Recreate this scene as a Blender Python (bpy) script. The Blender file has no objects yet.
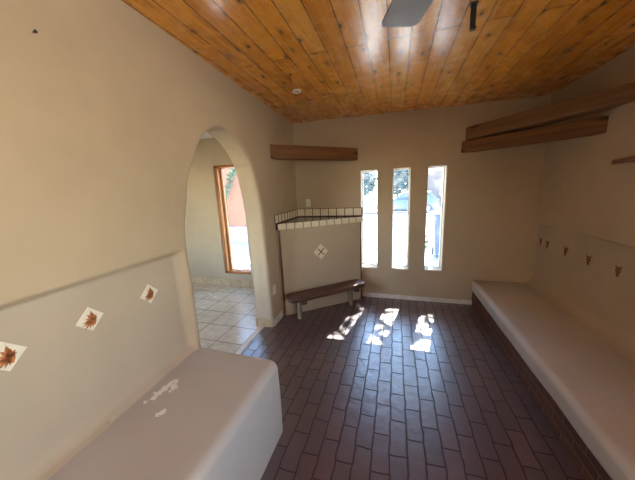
import bpy, bmesh, math, random
from mathutils import Vector, Matrix, noise
PI = math.pi
random.seed(7)
scene = bpy.context.scene
COL = scene.collection

# ------------------------------------------------------------------ materials
def new_mat(name):
    m = bpy.data.materials.new(name); m.use_nodes = True
    nt = m.node_tree; nt.nodes.clear()
    out = nt.nodes.new('ShaderNodeOutputMaterial')
    b = nt.nodes.new('ShaderNodeBsdfPrincipled')
    nt.links.new(b.outputs[0], out.inputs[0])
    return m, nt, b, out

def N(nt, t, **k):
    n = nt.nodes.new(t)
    for a, v in k.items():
        if a in n.inputs.keys(): n.inputs[a].default_value = v
        else: setattr(n, a, v)
    return n

def ramp(nt, src, stops):
    r = nt.nodes.new('ShaderNodeValToRGB')
    els = r.color_ramp.elements
    while len(els) > 1: els.remove(els[-1])
    els[0].position = stops[0][0]; els[0].color = (*stops[0][1], 1)
    for p, c in stops[1:]:
        e = els.new(p); e.color = (*c, 1)
    nt.links.new(src, r.inputs[0]); return r

def coords(nt, scale=(1, 1, 1), rot=(0, 0, 0), loc=(0, 0, 0)):
    tc = nt.nodes.new('ShaderNodeTexCoord'); mp = nt.nodes.new('ShaderNodeMapping')
    mp.inputs['Scale'].default_value = scale; mp.inputs['Rotation'].default_value = rot
    mp.inputs['Location'].default_value = loc
    nt.links.new(tc.outputs['Object'], mp.inputs[0]); return mp.outputs[0]

def mixc(nt, fac, a, b, mode='MIX'):
    m = nt.nodes.new('ShaderNodeMix'); m.data_type = 'RGBA'; m.blend_type = mode
    for i, v in ((0, fac), (6, a), (7, b)):
        if hasattr(v, 'links') or hasattr(v, 'is_linked'): nt.links.new(v, m.inputs[i])
        elif isinstance(v, (int, float)): m.inputs[i].default_value = v
        else: m.inputs[i].default_value = (*v, 1)
    return m.outputs[2]

def bump(nt, b, h, strength=.3, dist=.01):
    n = nt.nodes.new('ShaderNodeBump'); n.inputs['Strength'].default_value = strength
    n.inputs['Distance'].default_value = dist
    nt.links.new(h, n.inputs['Height']); nt.links.new(n.outputs[0], b.inputs['Normal']); nt.links.new(n.outputs[0], b.inputs['Coat Normal']); return n

def simple(name, col, rough=.6, metal=0, var=.12, scale=12, bstr=.1, spec=.5):
    m, nt, b, o = new_mat(name)
    v = coords(nt)
    nz = N(nt, 'ShaderNodeTexNoise', Scale=scale, Detail=4.0)
    nt.links.new(v, nz.inputs['Vector'])
    lo = tuple(c * (1 - var) for c in col); hi = tuple(min(1, c * (1 + var)) for c in col)
    r = ramp(nt, nz.outputs[0], [(.3, lo), (.7, hi)])
    nt.links.new(r.outputs[0], b.inputs['Base Color'])
    b.inputs['Roughness'].default_value = rough; b.inputs['Metallic'].default_value = metal
    b.inputs['Specular IOR Level'].default_value = spec
    if bstr: bump(nt, b, nz.outputs[0], bstr, .004)
    return m

def plaster(name, col, rough=.75, chips=None):
    m, nt, b, o = new_mat(name)
    v = coords(nt)
    big = N(nt, 'ShaderNodeTexNoise', Scale=1.1, Detail=3.0); nt.links.new(v, big.inputs['Vector'])
    mid = N(nt, 'ShaderNodeTexNoise', Scale=6.0, Detail=6.0); nt.links.new(v, mid.inputs['Vector'])
    fine = N(nt, 'ShaderNodeTexNoise', Scale=55.0, Detail=3.0); nt.links.new(v, fine.inputs['Vector'])
    c1 = tuple(c * .93 for c in col); c2 = tuple(min(1, c * 1.05) for c in col)
    r1 = ramp(nt, big.outputs[0], [(.35, c1), (.65, c2)])
    r2 = ramp(nt, mid.outputs[0], [(.3, (.95, .95, .95)), (.7, (1, 1, 1))])
    c = mixc(nt, 1.0, r1.outputs[0], r2.outputs[0], 'MULTIPLY')
    if chips:
        for (cx, cy, cz, sx, sy, rz, thr) in chips:
            tc = nt.nodes.new('ShaderNodeTexCoord')
            mp = nt.nodes.new('ShaderNodeMapping'); mp.vector_type = 'TEXTURE'
            mp.inputs['Location'].default_value = (cx, cy, cz)
            mp.inputs['Rotation'].default_value = (0, 0, rz)
            mp.inputs['Scale'].default_value = (sx, sy, .2)
            nt.links.new(tc.outputs['Object'], mp.inputs[0])
            ln = nt.nodes.new('ShaderNodeVectorMath'); ln.operation = 'LENGTH'
            nt.links.new(mp.outputs[0], ln.inputs[0])
            nz = N(nt, 'ShaderNodeTexNoise', Scale=38.0, Detail=3.0); nt.links.new(tc.outputs['Object'], nz.inputs['Vector'])
            a = nt.nodes.new('ShaderNodeMath'); a.operation = 'MULTIPLY_ADD'
            nt.links.new(nz.outputs[0], a.inputs[0]); a.inputs[1].default_value = 3.4
            nt.links.new(ln.outputs['Value'], a.inputs[2])
            rr = ramp(nt, a.outputs[0], [(0, (1, 1, 1)), (.98, (1, 1, 1)), (1.0, (0, 0, 0))])
            s = nt.nodes.new('ShaderNodeMath'); s.operation = 'MULTIPLY'; nt.links.new(a.outputs[0], s.inputs[0]); s.inputs[1].default_value = thr
            nt.links.new(s.outputs[0], rr.inputs[0])
            c = mixc(nt, rr.outputs[0], c, (.86, .86, .87))
    nt.links.new(c, b.inputs['Base Color'])
    b.inputs['Roughness'].default_value = rough; b.inputs['Specular IOR Level'].default_value = .3
    add = nt.nodes.new('ShaderNodeMath'); add.operation = 'MULTIPLY_ADD'
    nt.links.new(fine.outputs[0], add.inputs[0]); add.inputs[1].default_value = .15
    nt.links.new(mid.outputs[0], add.inputs[2])
    bump(nt, b, add.outputs[0], .35, .006)
    return m

def wood(name, light, dark, axis='x', rough=.45, knots=True, gscale=1.0):
    m, nt, b, o = new_mat(name)
    s = {'x': (1.2, 22, 22), 'y': (22, 1.2, 22), 'z': (22, 22, 1.2)}[axis]
    v = coords(nt, tuple(q * gscale for q in s))
    g = N(nt, 'ShaderNodeTexNoise', Scale=1.0, Detail=5.0, Distortion=.6); nt.links.new(v, g.inputs['Vector'])
    r = ramp(nt, g.outputs[0], [(.3, dark), (.62, light), (.8, tuple(c * 1.1 for c in light))])
    c = r.outputs[0]
    if knots:
        k = {'x': (2.2, 7, 7), 'y': (7, 2.2, 7), 'z': (7, 7, 2.2)}[axis]
        vo = N(nt, 'ShaderNodeTexVoronoi', Scale=1.0); nt.links.new(coords(nt, k, loc=(.3, .2, .1)), vo.inputs['Vector'])
        rk = ramp(nt, vo.outputs['Distance'], [(0, (1, 1, 1)), (.10, (.8, .8, .8)), (.2, (0, 0, 0))])
        c = mixc(nt, rk.outputs[0], c, tuple(q * .25 for q in dark))
    nt.links.new(c, b.inputs['Base Color']); b.inputs['Roughness'].default_value = rough
    bump(nt, b, g.outputs[0], .25, .004)
    return m

def bricks(name, cols, mortar, bw, bh, msize, order, rough=(.3, .5), bstr=.5, offset=.5, distort=.006, extra=None, msmooth=.3, shift=(0, 0, 0)):
    """order: which object axis runs along the brick, which across"""
    m, nt, b, o = new_mat(name)
    tc = nt.nodes.new('ShaderNodeTexCoord')
    nz = N(nt, 'ShaderNodeTexNoise', Scale=7.0, Detail=2.0); nt.links.new(tc.outputs['Object'], nz.inputs['Vector'])
    sub = nt.nodes.new('ShaderNodeVectorMath'); sub.operation = 'MULTIPLY_ADD'
    nt.links.new(nz.outputs['Color'], sub.inputs[0]); sub.inputs[1].default_value = (distort * 2,) * 3
    nt.links.new(tc.outputs['Object'], sub.inputs[2])
    sh = nt.nodes.new('ShaderNodeVectorMath'); sh.operation = 'ADD'; nt.links.new(sub.outputs[0], sh.inputs[0]); sh.inputs[1].default_value = shift
    sx = nt.nodes.new('ShaderNodeSeparateXYZ'); nt.links.new(sh.outputs[0], sx.inputs[0])
    cb = nt.nodes.new('ShaderNodeCombineXYZ')
    nt.links.new(sx.outputs[order[0]], cb.inputs[0]); nt.links.new(sx.outputs[order[1]], cb.inputs[1])
    br = N(nt, 'ShaderNodeTexBrick', Scale=1.0)
    br.inputs['Mortar Size'].default_value = msize; br.inputs['Mortar Smooth'].default_value = msmooth
    br.inputs['Brick Width'].default_value = bw; br.inputs['Row Height'].default_value = bh
    br.offset = offset; br.inputs['Bias'].default_value = 0
    br.inputs['Color1'].default_value = (0, 0, 0, 1); br.inputs['Color2'].default_value = (1, 1, 1, 1)
    br.inputs['Mortar'].default_value = (.5, .5, .5, 1)
    nt.links.new(cb.outputs[0], br.inputs['Vector'])
    n = len(cols)
    r = ramp(nt, br.outputs['Color'], [(i / (n - 1), c) for i, c in enumerate(cols)])
    n2 = N(nt, 'ShaderNodeTexNoise', Scale=14.0, Detail=6.0); nt.links.new(tc.outputs['Object'], n2.inputs['Vector'])
    r2 = ramp(nt, n2.outputs[0], [(.3, (.78, .78, .78)), (.7, (1.0, 1.0, 1.0))])
    c = mixc(nt, 1.0, r.outputs[0], r2.outputs[0], 'MULTIPLY')
    n3 = N(nt, 'ShaderNodeTexNoise', Scale=1.6, Detail=4.0); nt.links.new(tc.outputs['Object'], n3.inputs['Vector'])
    r3 = ramp(nt, n3.outputs[0], [(.35, (.85, .85, .85)), (.7, (1, 1, 1))])
    c = mixc(nt, 1.0, c, r3.outputs[0], 'MULTIPLY')
    c = mixc(nt, br.outputs['Fac'], c, mortar)
    if extra:
        c = extra(nt, tc, c)
        cw = nt.nodes.new('ShaderNodeMath'); cw.operation = 'MULTIPLY_ADD'; cw.inputs[1].default_value = -.65; cw.inputs[2].default_value = 1; nt.links.new(br.outputs['Fac'], cw.inputs[0]); nt.links.new(cw.outputs[0], b.inputs['Coat Weight'])
        nt.links.new(cw.outputs[0], b.inputs['Specular IOR Level'])
    nt.links.new(c, b.inputs['Base Color'])
    rr = ramp(nt, n2.outputs[0], [(.3, (rough[0],) * 3), (.7, (rough[1],) * 3)])
    nt.links.new(rr.outputs[0], b.inputs['Roughness'])
    h = nt.nodes.new('ShaderNodeMath'); h.operation = 'MULTIPLY_ADD'
    nt.links.new(br.outputs['Fac'], h.inputs[0]); h.inputs[1].default_value = -1.0
    h2 = nt.nodes.new('ShaderNodeMath'); h2.operation = 'MULTIPLY'; nt.links.new(n2.outputs[0], h2.inputs[0]); h2.inputs[1].default_value = .6
    nt.links.new(h2.outputs[0], h.inputs[2])
    # slight individual tilt/height of every brick
    h3 = nt.nodes.new('ShaderNodeMath'); h3.operation = 'MULTIPLY_ADD'
    nt.links.new(br.outputs['Color'], h3.inputs[0]); h3.inputs[1].default_value = .5; nt.links.new(h.outputs[0], h3.inputs[2])
    bump(nt, b, h3.outputs[0], bstr, .005)
    return m, nt, b

def board_ceiling():
    m, nt, b, o = new_mat('knotty_pine_boards')
    tc = nt.nodes.new('ShaderNodeTexCoord')
    sx = nt.nodes.new('ShaderNodeSeparateXYZ'); nt.links.new(tc.outputs['Object'], sx.inputs[0])
    cb = nt.nodes.new('ShaderNodeCombineXYZ'); nt.links.new(sx.outputs[1], cb.inputs[0])
    ax = nt.nodes.new('ShaderNodeMath'); ax.operation = 'ADD'; nt.links.new(sx.outputs[0], ax.inputs[0]); ax.inputs[1].default_value = 14.06; nt.links.new(ax.outputs[0], cb.inputs[1])
    br = N(nt, 'ShaderNodeTexBrick', Scale=1.0)
    br.inputs['Mortar Size'].default_value = .0035; br.inputs['Mortar Smooth'].default_value = .25
    br.inputs['Brick Width'].default_value = 3.1; br.inputs['Row Height'].default_value = .14
    br.offset = .37; br.offset_frequency = 2; br.squash = 1.0
    br.inputs['Color1'].default_value = (0, 0, 0, 1); br.inputs['Color2'].default_value = (1, 1, 1, 1); br.inputs['Mortar'].default_value = (.5, .5, .5, 1)
    nt.links.new(cb.outputs[0], br.inputs['Vector'])
    base = ramp(nt, br.outputs['Color'], [(0, (.76, .30, .030)), (.35, (.93, .41, .050)), (.7, (.86, .35, .036)), (1, (.97, .49, .095))])
    # shift grain per board so figure does not run across seams
    off = nt.nodes.new('ShaderNodeVectorMath'); off.operation = 'MULTIPLY_ADD'
    nt.links.new(br.outputs['Color'], off.inputs[0]); off.inputs[1].default_value = (3, 7, 5); nt.links.new(tc.outputs['Object'], off.inputs[2])
    mp = nt.nodes.new('ShaderNodeMapping'); mp.inputs['Scale'].default_value = (26, 1.6, 1); nt.links.new(off.outputs[0], mp.inputs[0])
    g = N(nt, 'ShaderNodeTexNoise', Scale=1.0, Detail=5.0, Distortion=1.2); nt.links.new(mp.outputs[0], g.inputs['Vector'])
    rg = ramp(nt, g.outputs[0], [(.30, (.62, .46, .34)), (.52, (1, 1, 1))])
    c = mixc(nt, .8, base.outputs[0], rg.outputs[0], 'MULTIPLY')
    mp2 = nt.nodes.new('ShaderNodeMapping'); mp2.inputs['Scale'].default_value = (7.4, 3.4, 1); nt.links.new(off.outputs[0], mp2.inputs[0])
    vo = N(nt, 'ShaderNodeTexVoronoi', Scale=1.0); nt.links.new(mp2.outputs[0], vo.inputs['Vector'])
    vo.voronoi_dimensions = '2D'
    rk = ramp(nt, vo.outputs['Distance'], [(0, (1, 1, 1)), (.05, (.9, .9, .9)), (.09, (.3, .3, .3)), (.24, (0, 0, 0))])
    rare = ramp(nt, vo.outputs['Color'], [(.38, (0, 0, 0)), (.42, (1, 1, 1))])
    kk = mixc(nt, 1.0, rk.outputs[0], rare.outputs[0], 'MULTIPLY')
    c = mixc(nt, kk, c, (.075, .022, .008))
    c = mixc(nt, br.outputs['Fac'], c, (.05, .018, .006))
    nt.links.new(c, b.inputs['Base Color'])
    n4 = N(nt, 'ShaderNodeTexNoise', Scale=9.0, Detail=3.0); nt.links.new(tc.outputs['Object'], n4.inputs['Vector'])
    rr = ramp(nt, n4.outputs[0], [(.3, (.23,) * 3), (.7, (.31,) * 3)]); nt.links.new(rr.outputs[0], b.inputs['Roughness'])
    b.inputs['Coat Weight'].default_value = .5; b.inputs['Coat Roughness'].default_value = .17
    h = nt.nodes.new('ShaderNodeMath'); h.operation = 'MULTIPLY_ADD'
    nt.links.new(br.outputs['Fac'], h.inputs[0]); h.inputs[1].default_value = -1.6
    h2 = nt.nodes.new('ShaderNodeMath'); h2.operation = 'MULTIPLY_ADD'; nt.links.new(n4.outputs[0], h2.inputs[0]); h2.inputs[1].default_value = .45
    nt.links.new(br.outputs['Color'], h2.inputs[2])
    nt.links.new(h2.outputs[0], h.inputs[2]); bump(nt, b, h.outputs[0], .45, .006)
    return m

def glass_mat(name, tint=(.93, .97, .97), gl=.06):
    m, nt, b, o = new_mat(name)
    nt.nodes.remove(b)
    t = nt.nodes.new('ShaderNodeBsdfTransparent'); t.inputs[0].default_value = (*tint, 1)
    g = nt.nodes.new('ShaderNodeBsdfGlossy'); g.inputs['Roughness'].default_value = .03
    lw = nt.nodes.new('ShaderNodeLayerWeight'); pw = nt.nodes.new('ShaderNodeMath'); pw.operation = 'POWER'; pw.inputs[1].default_value = 4
    nt.links.new(lw.outputs['Facing'], pw.inputs[0]); fr = nt.nodes.new('ShaderNodeMath'); fr.operation = 'MULTIPLY_ADD'; nt.links.new(pw.outputs[0], fr.inputs[0]); fr.inputs[1].default_value = .6; fr.inputs[2].default_value = .02
    mx = nt.nodes.new('ShaderNodeMixShader')
    nt.links.new(fr.outputs[0], mx.inputs[0]); nt.links.new(t.outputs[0], mx.inputs[1]); nt.links.new(g.outputs[0], mx.inputs[2])
    tl_ = nt.nodes.new('ShaderNodeBsdfTranslucent'); tl_.inputs[0].default_value = (.95, .97, 1, 1)
    m2 = nt.nodes.new('ShaderNodeMixShader'); m2.inputs[0].default_value = .022
    nt.links.new(mx.outputs[0], m2.inputs[1]); nt.links.new(tl_.outputs[0], m2.inputs[2])
    nt.links.new(m2.outputs[0], o.inputs[0])
    return m

def leaf_mat(name, c1, c2):
    m, nt, b, o = new_mat(name)
    nz = N(nt, 'ShaderNodeTexNoise', Scale=3.0, Detail=3.0); nt.links.new(coords(nt), nz.inputs['Vector'])
    r = ramp(nt, nz.outputs[0], [(.35, c1), (.65, c2)]); nt.links.new(r.outputs[0], b.inputs['Base Color'])
    b.inputs['Roughness'].default_value = .6
    return m

WALLC = (.518, .405, .284)
M = {}
M['wall'] = plaster('tan_plaster', WALLC)
M['bench'] = plaster('bench_plaster', (.535, .505, .485), .6,
                     chips=[(-1.235, .925, .537, .022, .085, -.15, .39), (-1.20, .965, .537, .020, .04, .9, .37), (-1.115, .812, .537, .022, .022, 0, .385)])
M['bench_r'] = plaster('bench_plaster_pale', (.55, .50, .47), .6)
M['niche'] = plaster('plaster_cool_light', (.49, .398, .298))  # wall plaster with the lower wall's cooler light put into its colour
M['hall'] = plaster('hall_plaster', (.49, .385, .265))
M['hall_ceiling'] = plaster('hall_ceiling_plaster', (.86, .85, .80))
M['ceiling'] = board_ceiling()

def floor_scuffs(nt, tc, c):
    mp = nt.nodes.new('ShaderNodeMapping'); mp.inputs['Scale'].default_value = (16, 5, 1); mp.inputs['Rotation'].default_value = (0, 0, .5)
    nt.links.new(tc.outputs['Object'], mp.inputs[0])
    n = N(nt, 'ShaderNodeTexNoise', Scale=1.0, Detail=8.0, Roughness=.7); nt.links.new(mp.outputs[0], n.inputs['Vector'])
    r = ramp(nt, n.outputs[0], [(.64, (0, 0, 0)), (.76, (.30, .30, .30))])
    return mixc(nt, r.outputs[0], c, (.34, .27, .28))
M['floor'], _, fb = bricks('sealed_brick_pavers', [(.090, .047, .053), (.120, .062, .066), (.105, .055, .065), (.150, .080, .082)],
                           (.062, .034, .038), .245, .104, .0062, (1, 0), (.28, .42), 1.0, distort=.013, extra=floor_scuffs)
fb.inputs['Coat Weight'].default_value = 1.0; fb.inputs['Coat Roughness'].default_value = .33; fb.inputs['Coat IOR'].default_value = 1.6; fb.inputs['Coat Tint'].default_value = (1, 1, 1, 1)
M['bench_brick'], _, _ = bricks('red_brick_courses', [(.105, .036, .022), (.14, .050, .030), (.085, .030, .020)], (.15, .10, .075), .20, .070, .006, (1, 2), (.6, .8), .8, distort=.006)
M['tile_floor'], _, tb = bricks('beige_floor_tiles', [(.66, .58, .44), (.72, .64, .50), (.68, .59, .44)], (.22, .15, .09), .315, .335, .006, (1, 0), (.16, .28), .25, offset=0.0, distort=.001, shift=(5.58, 3.23, 0))
M['base_tile'], _, _ = bricks('beige_base_tiles', [(.58, .42, .25), (.66, .50, .31)], (.25, .17, .10), .20, .3, .005, (0, 2), (.3, .4), .2, offset=0.0, distort=.001)
M['white_trim'] = simple('white_painted_trim', (.72, .68, .62), .5)
M['cream_tile'] = simple('cream_glazed_tile', (.80, .70, .53), .3, var=.06, scale=30, bstr=.05)
M['white_tile'] = simple('white_glazed_tile', (.80, .72, .60), .3, var=.05, scale=30, bstr=.05)
M['motif'] = simple('rust_brown_glaze', (.50, .19, .075), .35, var=.5, scale=70)
M['grout'] = simple('dark_brown_grout', (.10, .050, .028), .8)
M['mantel'] = simple('glossy_dark_tile', (.10, .055, .035), .16, var=.3, scale=8, bstr=.03)
M['beam'] = wood('stained_beam', (.23, .092, .026), (.10, .036, .012), 'x', .55)
M['beam_pale'] = wood('pale_weathered_beam', (.24, .125, .055), (.15, .070, .028), 'x', .6)
M['slab'] = wood('dark_slab', (.13, .060, .036), (.045, .020, .013), 'x', .45)
M['log'] = wood('post_wood', (.25, .18, .12), (.15, .10, .065), 'z', .7, knots=False)
M['strip'] = simple('dark_wood_strip', (.10, .045, .022), .6, var=.3)
M['frame'] = wood('orange_stained_frame', (.50, .20, .055), (.30, .10, .028), 'z', .4, knots=False)
M['white_plastic'] = simple('white_plastic', (.78, .74, .66), .4, var=.02, bstr=0)
M['fan'] = simple('grey_brown_blade', (.16, .125, .12), .42, var=.1)
M['black'] = simple('black_metal', (.012, .012, .013), .4, metal=.3)
M['dark'] = simple('dark_hole', (.04, .03, .025), .8)
M['glass'] = glass_mat('clear_glass')
M['alu'] = simple('white_window_frame', (.75, .75, .74), .4, var=.03, bstr=0)
M['concrete'] = simple('sunlit_concrete', (.42, .40, .37), .9, var=.12, scale=1.5)
M['asphalt'] = simple('pale_asphalt', (.34, .34, .34), .9, var=.15, scale=3)
M['terracotta'] = simple('terracotta_stucco', (.36, .13, .055), .9, var=.12, scale=3)
M['carpaint'] = simple('silver_blue_paint', (.11, .15, .20), .25, metal=.4, var=.03, bstr=0)
M['carpaint2'] = simple('pale_grey_paint', (.14, .18, .23), .3, metal=.3, var=.03, bstr=0)
M['carglass'] = simple('dark_car_glass', (.03, .07, .14), .08, var=.05, bstr=0)
M['tyre'] = simple('tyre_rubber', (.03, .03, .035), .8)
M['hub'] = simple('wheel_metal', (.55, .56, .58), .3, metal=.8, bstr=0)
M['red'] = simple('red_lens', (.5, .03, .02), .3, bstr=0)
M['bin'] = simple('blue_bin_plastic', (.035, .08, .18), .5, var=.1, bstr=0)
M['houseWall'] = simple('pale_pink_stucco', (.13, .095, .085), .9, var=.06)
M['roof'] = simple('grey_roof', (.30, .28, .28), .9)
M['leafA'] = leaf_mat('blue_green_leaves', (.022, .06, .055), (.06, .125, .115))
M['leafB'] = leaf_mat('bright_green_leaves', (.03, .11, .03), (.08, .20, .07))
M['bark'] = simple('grey_bark', (.14, .10, .07), .9, var=.3)

# ------------------------------------------------------------------ helpers
def link(name, bm, mats, parent=None, smooth=False, loc=None):
    me = bpy.data.meshes.new(name)
    bmesh.ops.recalc_face_normals(bm, faces=bm.faces)
    bm.to_mesh(me); bm.free()
    if not isinstance(mats, (list, tuple)): mats = [mats]
    for m in mats: me.materials.append(m)
    if smooth:
        for p in me.polygons: p.use_smooth = True
    o = bpy.data.objects.new(name, me); COL.objects.link(o)
    if parent: o.parent = parent
    if loc is not None: o.location = loc
    return o

def struct(o): o['kind'] = 'structure'; return o

def tag(o, label, cat, group=None, kind=None):
    o['label'] = label; o['category'] = cat
    if group: o['group'] = group
    if kind: o['kind'] = kind
    return o

def empty(name, loc=(0, 0, 0), rz=0.0):
    o = bpy.data.objects.new(name, None); o.location = loc; o.rotation_euler = (0, 0, rz)
    o.empty_display_size = .1; COL.objects.link(o); return o

def box(bm, lo, hi, bev=0.0, seg=2, mi=0, mat=None):
    x0, y0, z0 = lo; x1, y1, z1 = hi
    vs = [bm.verts.new(p) for p in ((x0, y0, z0), (x1, y0, z0), (x1, y1, z0), (x0, y1, z0), (x0, y0, z1), (x1, y0, z1), (x1, y1, z1), (x0, y1, z1))]
    fs = [bm.faces.new([vs[i] for i in q]) for q in ((0, 3, 2, 1), (4, 5, 6, 7), (0, 1, 5, 4), (1, 2, 6, 5), (2, 3, 7, 6), (3, 0, 4, 7))]
    for f in fs: f.material_index = mi
    if mat is not None: bmesh.ops.transform(bm, matrix=mat, verts=vs)
    if bev:
        es = list({e for f in fs for e in f.edges})
        bmesh.ops.bevel(bm, geom=es, offset=bev, segments=seg, affect='EDGES', profile=.5)

def prism(bm, pts, z0, z1, bev=0.0, mi=0):
    a = [bm.verts.new((x, y, z0)) for x, y in pts]; b = [bm.verts.new((x, y, z1)) for x, y in pts]
    n = len(pts); fs = [bm.faces.new(list(reversed(a))), bm.faces.new(b)]
    for i in range(n): fs.append(bm.faces.new((a[i], a[(i + 1) % n], b[(i + 1) % n], b[i])))
    for f in fs: f.material_index = mi
    if bev:
        es = list({e for f in fs for e in f.edges})
        bmesh.ops.bevel(bm, geom=es, offset=bev, segments=2, affect='EDGES', profile=.5)

def tube(bm, pts, rads, n=10, mi=0):
    rings = []
    for i, (p, r) in enumerate(zip(pts, rads)):
        p = Vector(p); d = Vector(pts[min(i + 1, len(pts) - 1)]) - Vector(pts[max(i - 1, 0)]); d.normalize()
        a = d.cross(Vector((0, 0, 1)) if abs(d.z) < .9 else Vector((1, 0, 0))).normalized(); c = d.cross(a)
        rings.append([bm.verts.new(p + (a * math.cos(2 * PI * k / n) + c * math.sin(2 * PI * k / n)) * r) for k in range(n)])
    for A, B in zip(rings, rings[1:]):
        for k in range(n):
            f = bm.faces.new((A[k], A[(k + 1) % n], B[(k + 1) % n], B[k])); f.material_index = mi
    for R in (list(reversed(rings[0])), rings[-1]):
        f = bm.faces.new(R); f.material_index = mi

def lathe(bm, prof, n=24, c=(0, 0, 0), mi=0):
    rings = [[bm.verts.new((c[0] + r * math.cos(2 * PI * k / n), c[1] + r * math.sin(2 * PI * k / n), c[2] + z)) for k in range(n)] for r, z in prof]
    for A, B in zip(rings, rings[1:]):
        for k in range(n):
            f = bm.faces.new((A[k], A[(k + 1) % n], B[(k + 1) % n], B[k])); f.material_index = mi
    bm.faces.new(list(reversed(rings[0]))); bm.faces.new(rings[-1])

def sstep(a, b, t):
    t = max(0.0, min(1.0, (t - a) / (b - a))); return t * t * (3 - 2 * t)

# ------------------------------------------------------------------ room dimensions
XR, YB, YR = 1.628, 3.681, -2.3          # right wall, window wall, rear wall behind the viewer
def xl(y): return -1.33 - .0489 * (y - 1.25)   # left wall is slightly out of square
def zc(x): return 2.577 + (2.533 - 2.577) * (x + 1.45) / 3.08
ZTOP = 2.75
TH = .225                                 # thickness of the left wall
YE = 3.881                               # outer face of window wall

# floor of the main room (brick pavers)
bm = bmesh.new(); prism(bm, [(xl(YR) - .12, YR), (XR + .1, YR), (XR + .1, YB + .02), (xl(YB) - .12, YB + .02)], -.08, 0)
struct(link('floor', bm, M['floor']))
# threshold strip and hall floor
bm = bmesh.new(); prism(bm, [(-4.7, .1), (xl(.1) - .185, .1), (xl(YB) - .185, YB), (-4.7, YB)], -.08, .004)
struct(link('floor_hall', bm, M['tile_floor']))
bm = bmesh.new(); prism(bm, [(xl(1.2) - .186, 1.2), (xl(1.2) - .121, 1.2), (xl(2.7) - .121, 2.7), (xl(2.7) - .186, 2.7)], -.06, .007, .003)
struct(link('trim_1', bm, M['white_trim']))
# ceilings
bm = bmesh.new()
p = [(-1.75, YR), (XR + .2, YR), (XR + .2, YB + .1), (-1.75, YB + .1)]
a = [bm.verts.new((x, y, zc(x))) for x, y in p]; b = [bm.verts.new((x, y, zc(x) + .1)) for x, y in p]
bm.faces.new(a); bm.faces.new(b)
for i in range(4): bm.faces.new((a[i], a[(i + 1) % 4], b[(i + 1) % 4], b[i]))
struct(link('ceiling', bm, M['ceiling']))
bm = bmesh.new(); box(bm, (-4.7, .1, 2.515), (-1.76, YB + .1, 2.6))
struct(link('ceiling_hall', bm, M['hall_ceiling']))

# ------------------------------------------------------------------ left wall with arch and shallow niche
ARCH = [(1.343, 0.0), (1.343, .3), (1.343, .6), (1.345, .85), (1.340, 1.05), (1.334, 1.22), (1.350, 1.40), (1.399, 1.578), (1.433, 1.71), (1.490, 1.812),
        (1.591, 1.972), (1.682, 2.057), (1.787, 2.114), (1.895, 2.137), (2.037, 2.118), (2.205, 2.035), (2.340, 1.89), (2.405, 1.74),
        (2.461, 1.532), (2.490, 1.30), (2.502, 1.088), (2.515, .85), (2.522, .6), (2.530, .3), (2.535, 0.0)]
def catmull(P, sub):
    out = []
    for i in range(len(P) - 1):
        p0 = P[max(i - 1, 0)]; p1 = P[i]; p2 = P[i + 1]; p3 = P[min(i + 2, len(P) - 1)]
        for k in range(sub):
            t = k / sub
            out.append(tuple(.5 * ((2 * p1[j]) + (-p0[j] + p2[j]) * t + (2 * p0[j] - 5 * p1[j] + 4 * p2[j] - p3[j]) * t * t + (-p0[j] + 3 * p1[j] - 3 * p2[j] + p3[j]) * t ** 3) for j in range(2)))
    out.append(P[-1]); return out

def left_relief(y, z):
    """how far the wall surface lies behind (-) or before (+) the plane"""
    d = -.055 * (1 - sstep(1.222, 1.266, z)) * (1 - sstep(1.262, 1.315, y))
    d += .004 * noise.noise(Vector((y * 1.6, z * 1.6, 3.1)))
    # cove where the wall runs into the seat
    if y < 1.36:
        r = .075; t = (z - .537) / r
        if 0 <= t < 1: d += r * (1 - math.sqrt(max(0, 1 - (1 - t) ** 2))) * (1 - sstep(1.27, 1.33, y))
        elif t < 0: d += r * (1 - sstep(1.27, 1.33, y))
    return d

bm = bmesh.new()
ARCH = [(y + (.018 if y < 1.6 else .012 if y < 2.0 else 0), z) for y, z in ARCH]
C = catmull(ARCH, 14)
Y0, Y1 = .70, YB + .05
norms = []
for i in range(len(C)):
    a = C[max(i - 1, 0)]; b = C[min(i + 1, len(C) - 1)]
    tx, tz = b[0] - a[0], b[1] - a[1]; L = math.hypot(tx, tz); norms.append((-tz / L, tx / L))
def outer(y, z):
    cy, cz = 1.93, 1.45
    if z <= cz: return (Y0 if y < cy else Y1, z)
    dy, dz = y - cy, z - cz; t = 1e9
    if abs(dz) > 1e-6: t = min(t, (ZTOP - cz) / dz)
    if dy > 1e-6: t = min(t, (Y1 - cy) / dy)
    if dy < -1e-6: t = min(t, (Y0 - cy) / dy)
    return (cy + dy * t, cz + dz * t)
OUT = [outer(*c) for c in C]
for corner in ((Y0, ZTOP), (Y1, ZTOP)):
    k = min(range(len(OUT)), key=lambda i: math.hypot(OUT[i][0] - corner[0], OUT[i][1] - corner[1])); OUT[k] = corner
R = .035
rings = []
def ring(fn): rings.append([bm.verts.new(fn(i)) for i in range(len(C))])
NT = 44
for j in range(NT + 1):                      # front face, outer -> arch
    t = 1 - j / NT
    def f(i, t=t):
        a = (C[i][0] + norms[i][0] * R, max(0, C[i][1] + norms[i][1] * R) if i not in (0, len(C) - 1) else 0.0)
        y = a[0] + (OUT[i][0] - a[0]) * t; z = a[1] + (OUT[i][1] - a[1]) * t
        return (xl(y) + left_relief(y, z), y, z)
    ring(f)
for k in range(1, 6):                        # rounded arris
    th = k / 5 * PI / 2
    def f(i, th=th):
        d = R * (1 - math.sin(th)); y = C[i][0] + norms[i][0] * d; z = max(0, C[i][1] + norms[i][1] * d) if i not in (0, len(C) - 1) else 0.0
        return (xl(y) + left_relief(y, z) - R * (1 - math.cos(th)), y, z)
    ring(f)
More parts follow.
